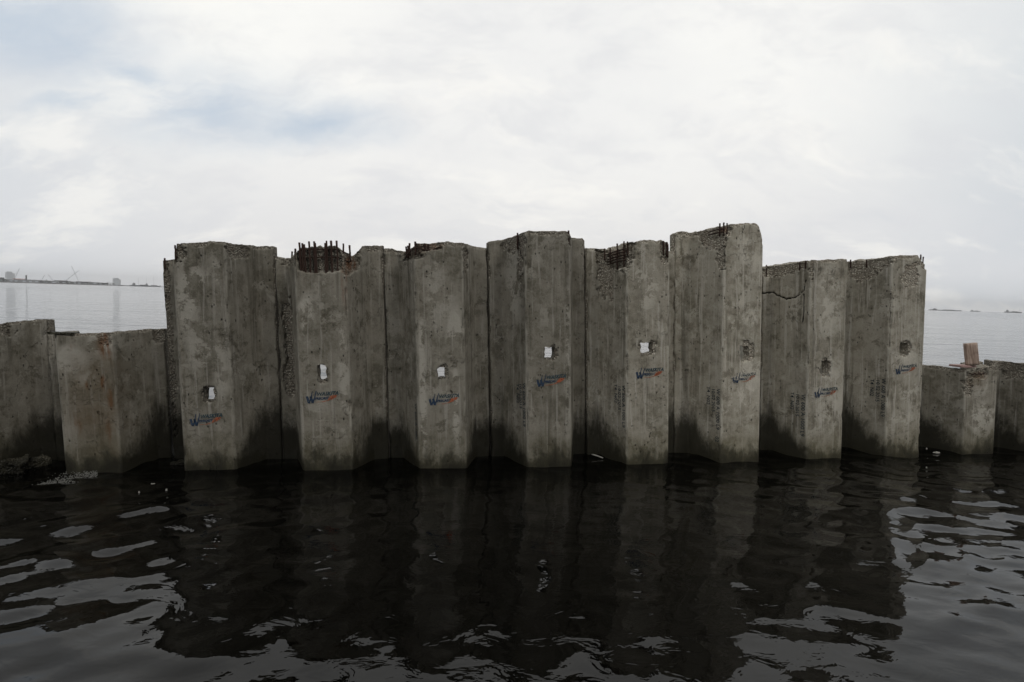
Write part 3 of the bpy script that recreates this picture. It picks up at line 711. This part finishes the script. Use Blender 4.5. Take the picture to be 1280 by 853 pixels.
rough_block('wood_block', (.115, .06, block_h), Matrix.Translation(p + Vector((.0, 0, block_h / 2 + .022))) @ Matrix.Rotation(WALL_AL - .5, 4, 'Z') @ Matrix.Rotation(R(-9), 4, 'Y'), M_WOOD,
            'upright reddish brown wood block leaning left on the low right hand pile', 'wood block', amp=.004, seed=4, spall=0)
p = on_pile(8, -.155, .10, .998)
rough_block('wood_offcut', (.24, .13, .022), Matrix.Translation(p + Vector((0, 0, .006))) @ Matrix.Rotation(WALL_AL + .12, 4, 'Z'), simple('pinkish_board', (.38, .25, .23), .85, .3, 12),
            'flat pinkish board lying at the foot of the upright wood block', 'board', amp=.004, seed=8, spall=0)
p = on_pile(9, -.20, .05, 1.075)
rough_block('concrete_lump', (.20, .12, .06), Matrix.Translation(p) @ Matrix.Rotation(WALL_AL, 4, 'Z'), M_CON, 'broken slab piece lying on the pile at the right photo edge', 'concrete lump', amp=.015, seed=3)
p = on_pile(-1, -.17, .04, 1.206)
rough_block('concrete_lump', (.20, .09, .02), Matrix.Translation(p + Vector((0, 0, .0))) @ Matrix.Rotation(WALL_AL, 4, 'Z'), M_CON, 'thin flake of concrete lying on top of the rust streaked low pile', 'concrete flake', amp=.008, seed=5)
p = on_pile(-2, .30, .02, .02)
rough_block('rubble_lump', (.26, .2, .12), Matrix.Translation(p) @ Matrix.Rotation(.5, 4, 'Z'), M_CON, 'rough dark lump of rubble at the foot of the far left pile, in the water', 'rubble', amp=.07, seed=11, div=14)
p = on_pile(-2, .42, .16, -.01)
rough_block('rubble_lump', (.18, .14, .12), Matrix.Translation(p) @ Matrix.Rotation(1.1, 4, 'Z'), M_CON, 'smaller rubble lump right of the larger one by the far left pile', 'rubble', amp=.06, seed=14, div=10)
p = on_pile(0, -.38, .22, .01)
rough_block('rubble_lump', (.12, .10, .06), Matrix.Translation(p) @ Matrix.Rotation(.2, 4, 'Z'), M_CON, 'flat bit of rubble at the water in the gap left of the stepped tall pile', 'rubble', amp=.03, seed=19, div=10)
p = on_pile(4, -.44, .30, .02)
M_SCRAP = simple('dull_plastic', (.33, .32, .29), .5, .2, 20)
def ground(px, py):
    xx, yy = px - 640, py - 426.5; a = xx * cr + yy * sr; b_ = -xx * sr + yy * cr
    d = X0 * (a / FPX) + FWD - UP0 * (b_ / FPX); t = -EYE / d.z; return Vector((0, 0, EYE)) + d * t
q = ground(746, 572)
o = MB().tube([q + Vector((-.05, .02, .025)), q + Vector((0, 0, .018)), q + Vector((.06, -.03, .004))], [.006, .008, .006], 6).build('floating_stick', M_SCRAP)
tag(o, 'small pale stick floating in the recess right of the flat topped pile', 'stick')
for px, py, L, lab in ((191, 607, .05, 'white scrap of litter floating in front of the gap left of the tall run'), (174, 617, .025, 'tiny pale litter scrap floating lowest left of the tall run'), (208, 614, .03, 'tiny pale litter scrap afloat just left of the leftmost tall pile foot'),
                       (1171, 567, .09, 'white scrap of litter floating beside the low right hand pile'), (1158, 586, .02, 'tiny white litter scrap floating in front of the low right hand pile'), (1158, 562, .025, 'tiny pale litter scrap close to the right end pile at the waterline')):
    q = ground(px, py); vs = []; n_ = 9
    bmx = MB()
    for i in range(n_):
        a = 6.283 * i / n_; r_ = L * rnd.uniform(.2, .5); bmx.v.append(q + Vector((r_ * math.cos(a), r_ * .6 * math.sin(a), .004)))
    for i in range(n_):
        v = bmx.v[i]; bmx.v.append(Vector((q.x + (v.x - q.x) * .7, q.y + (v.y - q.y) * .7, .014 + rnd.uniform(0, .006))))
    bmx.f = [(i, (i + 1) % n_, n_ + (i + 1) % n_, n_ + i) for i in range(n_)] + [tuple(range(n_, 2 * n_)), tuple(reversed(range(n_)))]
    tag(bmx.build('floating_litter', M_SCRAP), lab, 'litter', 'bits of litter floating by the wall')
# foam scum
vs, fs = [], []
for i in range(1500):
    t = rnd.random(); px = 46 + 76 * t ** .9; py = 611 - 20 * t + rnd.gauss(0, 1) * (3.0 + 3.5 * math.sin(t * 3.1)) * .8
    if rnd.random() < .25: px = rnd.gauss(64, 8); py = rnd.gauss(609, 2.6)
    q = ground(px, py); r_ = rnd.uniform(.0015, .0055); b = len(vs)
    ring = 6
    for zk, rk in ((-.001, 1), (.6 * r_, .75)):
        for j in range(ring):
            a = 6.283 * j / ring; vs.append((q.x + r_ * rk * math.cos(a), q.y + r_ * rk * math.sin(a), .003 + zk))
    vs.append((q.x, q.y, .003 + r_ * .7))
    for j in range(ring):
        j2 = (j + 1) % ring; fs += [(b + j, b + j2, b + ring + j2, b + ring + j), (b + ring + j, b + ring + j2, b + 2 * ring)]
o = obj('foam', vs, fs, simple('sea_foam', (.11, .11, .10), .5, .3, 60), smooth=True)
tag(o, 'patch of bubbly foam scum on the dark water before the rusty low pile', 'foam', kind='stuff')

# ------------------------------------------------------------------ far shore
def far(px, dist, z=0.0):
    """a spot on the water in the direction of picture column px"""
    xx = px - 640; yy = -55 + xx * math.tan(ROLL); a = xx * cr + yy * sr; b_ = -xx * sr + yy * cr
    d = X0 * (a / FPX) + FWD - UP0 * (b_ / FPX); d.z = 0; d.normalize(); v = d * dist; v.z = z; return v
M_LAND = simple('shore_rock', (.11, .11, .115), .95, .4, .05)  # land colour lifted to carry part of the haze
M_SHED = simple('shed_sheeting', (.30, .31, .33), .7, .2, .2)
M_SHED2 = simple('dark_shed_sheeting', (.10, .10, .11), .7, .3, .2)
M_ROOFR = simple('red_sheet_roof', (.28, .10, .07), .8, .2, .2)
M_CRANE = simple('crane_steel', (.20, .21, .23), .6, .2, .3)
M_TREE = simple('far_foliage', (.06, .075, .06), .95, .4, .3)
M_PALE = simple('hazed_tower_wall', (.72, .76, .80), .8, .1, .1)  # distance haze put into the wall colour
M_GLASS = simple('hazed_window_band', (.60, .65, .70), .3, .2, .2)  # windows paled, haze put into their colour
M_HULL = simple('ship_hull', (.24, .26, .29), .6, .3, .2)  # hull lightened, haze put into its colour
SH = 2400.0
# low strip of reclaimed land
vs, fs = [], []; nseg = 90
for i in range(nseg + 1):
    px = -120 + 330 * i / nseg
    D_ = SH + (0 if px < 140 else (px - 140) * 10) + 15 * float(fbm(i * .2, 0, 0, 3))
    h = 3.0 + 1.4 * float(fbm(i * .35, 3, 0, 3)); h *= 1 if px < 140 else .75
    for dd_, z in ((0, -1), (3, h * .8), (9, h), (120, h + .5), (260, h), (264, -1)): vs.append(far(px, D_ + dd_, z))
for i in range(nseg):
    for j in range(5): a = i * 6 + j; fs.append((a, a + 6, a + 7, a + 1))
tag(obj('far_shore', vs, fs, M_LAND), 'low dark strip of land across the water', kind='structure')
mpx = SH / FPX * 1.0
def shed(px, w_px, h_px, mat, label, roof=None, back=0):
    c = far(px, SH + 25 + back); w_ = w_px * mpx; h_ = h_px * mpx * .62; ang = -math.atan2(c.x, c.y)
    r = empty('warehouse', (c.x, c.y, 3.2), (0, 0, ang)); tag(r, label, 'warehouse', 'warehouses on the far shore')
    MB().box((0, 9, h_ * .4), (w_, 18, h_ * .8)).build('wall', mat, r)
    b = MB(); hw = w_ / 2 + .3; z0, z1 = h_ * .8, h_
    b.v = [Vector(v) for v in ((-hw, -.3, z0), (hw, -.3, z0), (hw, 18.3, z0), (-hw, 18.3, z0), (-hw, 9, z1), (hw, 9, z1))]
    b.f = [(0, 1, 5, 4), (2, 3, 4, 5), (0, 4, 3), (1, 2, 5), (3, 2, 1, 0)]; b.build('roof', roof or mat, r)
    nn = max(1, int(w_ / 14))
    for i in range(nn): MB().box((-w_ / 2 + (i + .5) * w_ / nn, -.05, h_ * .28), (w_ / nn * .5, .12, h_ * .4)).build('door', M_GLASS, r)
sheds = [(-8, 15, 6, M_SHED2, 'dark warehouse at the left photo edge on the far shore'), (10, 9, 4, M_SHED, 'small grey warehouse right of the dark one on the far shore'),
 (24, 9, 5.0, M_SHED, 'red roofed building left of the chimney on the far shore'), (38, 14, 4.2, M_SHED, 'long pale warehouse right of the chimney'),
 (51, 10, 3.8, M_SHED2, 'dark warehouse under the first small far crane'), (63, 12, 3.6, M_SHED, 'pale warehouse under the second small far crane'),
 (76, 11, 4.6, M_SHED2, 'dark warehouse at the foot of the right leaning boom'), (91, 9, 3.4, M_SHED, 'pale warehouse between the two crossing booms'),
 (103, 10, 3.8, M_SHED2, 'dark warehouse at the foot of the left leaning boom'), (117, 8, 3.6, M_SHED, 'small pale warehouse right of the left leaning boom'),
 (129, 9, 3.0, M_SHED2, 'low dark warehouse just left of the hazy tower block')]
for i, (px, w_, h_, mt, lab) in enumerate(sheds): shed(px, w_, h_, mt, lab, M_ROOFR if i == 2 else None, back=(i * 17) % 40)
def crane(px, tip_px, h_px, label, base_h=3.0):
    c = far(px, SH + 60); ang = -math.atan2(c.x, c.y)
    r = empty('crawler_crane', (c.x, c.y, 3.2), (0, 0, ang)); tag(r, label, 'crane', 'cranes on the far shore')
    MB().box((0, 0, 1.0), (6, 5, 1.6)).build('crawler_tracks', M_CRANE, r)
    MB().box((-.6, 0, 3.2), (5, 3.6, 2.6)).build('cab', M_CRANE, r)
    L = (tip_px - px) * mpx; H = h_px * mpx; s = 1 if L > 0 else -1
    b = MB(); a0, a1 = Vector((s * 1.5, 0, 3)), Vector((L, 0, H)); off = Vector((-s * H, 0, abs(L))).normalized() * .75
    for sy in (-.7, .7):
        for so in (-1, 1): b.tube([a0 + off * so * .6 + Vector((0, sy * .6, 0)), a1 + off * so * .4 + Vector((0, sy * .5, 0))], .20, 5)
    nn = 9
    for i in range(nn):
        p0 = a0.lerp(a1, i / nn) + off * .5; p1 = a0.lerp(a1, (i + 1) / nn) - off * .5; b.tube([p0, p1], .14, 4)
    b.build('boom', M_CRANE, r)
    MB().tube([a1, Vector((-s * 2.5, 0, 6.5)), Vector((-s * 2.5, 0, 4))], .09, 4).build('stay_cable', M_CRANE, r)
    MB().tube([a1 + Vector((s * .8, 0, 0)), a1 + Vector((s * .8, 0, -H * .35))], .07, 4).build('hoist_rope', M_CRANE, r)
crane(16.4, 21.4, 13, 'leftmost far crane, its boom leaning right')
crane(50, 54, 7.5, 'small far crane left of the pair of small booms')
crane(68, 63.5, 8, 'small far crane with boom leaning left over pale sheds')
crane(79, 92, 13.5, 'far crane with the long low boom leaning right')
crane(100, 93.5, 17.5, 'far crane with the tallest boom, leaning left')
c = far(33, SH + 40); r = empty('chimney', (c.x, c.y, 3.2)); tag(r, 'stubby chimney among the far left warehouses', 'chimney')
MB().tube([(0, 0, 0), (0, 0, 14), (0, 0, 21)], [2.8, 2.1, 2.0], 12).build('stack', M_SHED2, r); MB().tube([(0, 0, 21), (0, 0, 22)], 2.5, 12).build('rim', M_SHED2, r)
def tower(px, w_px, h_px, dist, label, floors=10):
    c = far(px, dist); mp = dist / FPX; w_ = w_px * mp; h_ = h_px * mp; ang = -math.atan2(c.x, c.y)
    r = empty('tower_block', (c.x, c.y, 1), (0, 0, ang)); tag(r, label, 'tower block')
    MB().box((-w_ * .05, 8, h_ / 2), (w_ * .6, 16, h_)).box((w_ * .36, 8, h_ * .42), (w_ * .26, 14, h_ * .84)).box((-w_ * .43, 8, h_ * .46), (w_ * .14, 12, h_ * .92)).build('wall', M_PALE, r)
    for i in range(floors): MB().box((-w_ * .05, -.1, h_ * (i + .6) / floors), (w_ * .54, .3, h_ / floors * .35)).build('window_band', M_GLASS, r)
tower(146, 7.0, 7.6, 3600, 'hazy pale tower block rising over the far shore near the tall wall')
tower(13, 7, 10, 4000, 'faint tower block lost in haze above the far left shore', 8)
def bush(px, w_px, h_px, i):
    c = far(px, SH + 12); vs, fs = [], []; mp = mpx
    for j in range(140):
        q = Vector((rnd.uniform(-1, 1) * w_px * mp / 2, rnd.uniform(0, 6), 0)); q.z = rnd.random() * h_px * mp * (1 - abs(q.x) / (w_px * mp / 2) * .6)
        s = rnd.uniform(.5, 1.1); b = len(vs); nrm = Vector((rnd.gauss(0, 1), rnd.gauss(0, 1), rnd.gauss(0, 1))).normalized(); a = nrm.orthogonal().normalized(); bb = nrm.cross(a)
        for t in range(5): vs.append(q + (a * math.cos(t * 1.257) + bb * math.sin(t * 1.257)) * s)
        fs.append(tuple(range(b, b + 5)))
    r = empty('tree', (c.x, c.y, 3.2), (0, 0, -math.atan2(c.x, c.y)))
    MB().tube([(0, 2.5, 0), (0, 2.5, h_px * mp * .6)], [.4, .2], 6).build('trunk', M_TREE, r); obj('crown', vs, fs, M_TREE, r)
    return r
for i, (px, w_, h_, lab) in enumerate([(2, 8, 3.6, 'dark low tree by the left photo edge across the water'), (58, 7, 2.8, 'low tree in front of the pale sheds left of centre of the far shore'), (86, 8, 3.0, 'low tree between the crossing crane booms'), (111, 8, 3.0, 'low tree right of the tallest far crane'), (137, 9, 2.8, 'low tree just left of the hazy tower')]):
    tag(bush(px, w_, h_, i), lab, 'tree', 'trees on the far shore')
def vessel(px, dist, L_px, label, masts=(), kind='barge', hull_h=1.6, group=None):
    c = far(px, dist); mp = dist / FPX; L = L_px * mp; r = empty(kind, (c.x, c.y, 0), (0, 0, -math.atan2(c.x, c.y))); tag(r, label, kind, group)
    b = MB(); h = hull_h * mp; prof = [(-.5, .75), (-.44, 1.0), (.42, 1.0), (.5, 1.25)]
    for x, k_ in prof:
        for y, z in ((-.09, h * k_), (-.07, -1), (.07, -1), (.09, h * k_)): b.v.append(Vector((x * L * (1 if z > 0 else .94), y * L, z)))
    for i in range(3):
        for j in range(4): a = i * 4; b.f.append((a + j, a + 4 + j, a + 4 + (j + 1) % 4, a + (j + 1) % 4))
    b.f += [(3, 2, 1, 0), (12, 13, 14, 15)]; b.build('hull', M_HULL, r)
    MB().box((-.3 * L, 0, h + h * .6), (.14 * L, .1 * L, h * 1.2)).box((-.3 * L, 0, h * 2.5), (.08 * L, .07 * L, h * .6)).build('wheelhouse', M_SHED, r)
    for x, hh in masts: MB().tube([(x * L, 0, h), (x * L, 0, h + hh * mp)], [.35, .18], 6).build('mast', M_CRANE, r)
    MB().box((.12 * L, 0, h + .2 * h), (.34 * L, .1 * L, h * .5)).build('cargo_hatch', M_SHED2, r)
FB = 'boats moored off the far shore'
vessel(176, 2600, 20, 'moored dark boat with two masts, left of the tall wall', [(-.1, 8), (.25, 9)], 'boat', 1.3, FB)
vessel(190, 2900, 16, 'fainter moored boat with a single tall mast beside the wall', [(.1, 10)], 'boat', 1.2, FB)
vessel(1181, 3600, 27, 'long low barge on the horizon just right of the tall wall', [(-.4, 3), (.02, 2.4)], 'barge', .7)
vessel(1219, 4000, 8, 'tiny boat on the horizon between the barge and the ship', [(.1, 1.6)], 'boat', .6)
vessel(1266, 3700, 13, 'ship with three short masts on the horizon at the right edge', [(-.35, 3.2), (.05, 2.6), (.35, 3.0)], 'ship', .9)

# ------------------------------------------------------------------ haze
HZ = 5100.0
mt = bpy.data.materials.new('sea_haze'); mt.use_nodes = True; n = NT(mt.node_tree)
pv = n.add('ShaderNodeVolumePrincipled'); pv.inputs['Color'].default_value = (.99, .995, 1, 1); pv.inputs['Density'].default_value = .00011; pv.inputs['Anisotropy'].default_value = .0
on = n.add('ShaderNodeOutputMaterial'); n.l.new(pv.outputs[0], on.inputs['Volume'])
hb = MB().box((0, 0, 39), (2 * HZ, 2 * HZ, 84)).build('haze', mt)
tag(hb, 'pale sea haze', 'haze', kind='stuff')
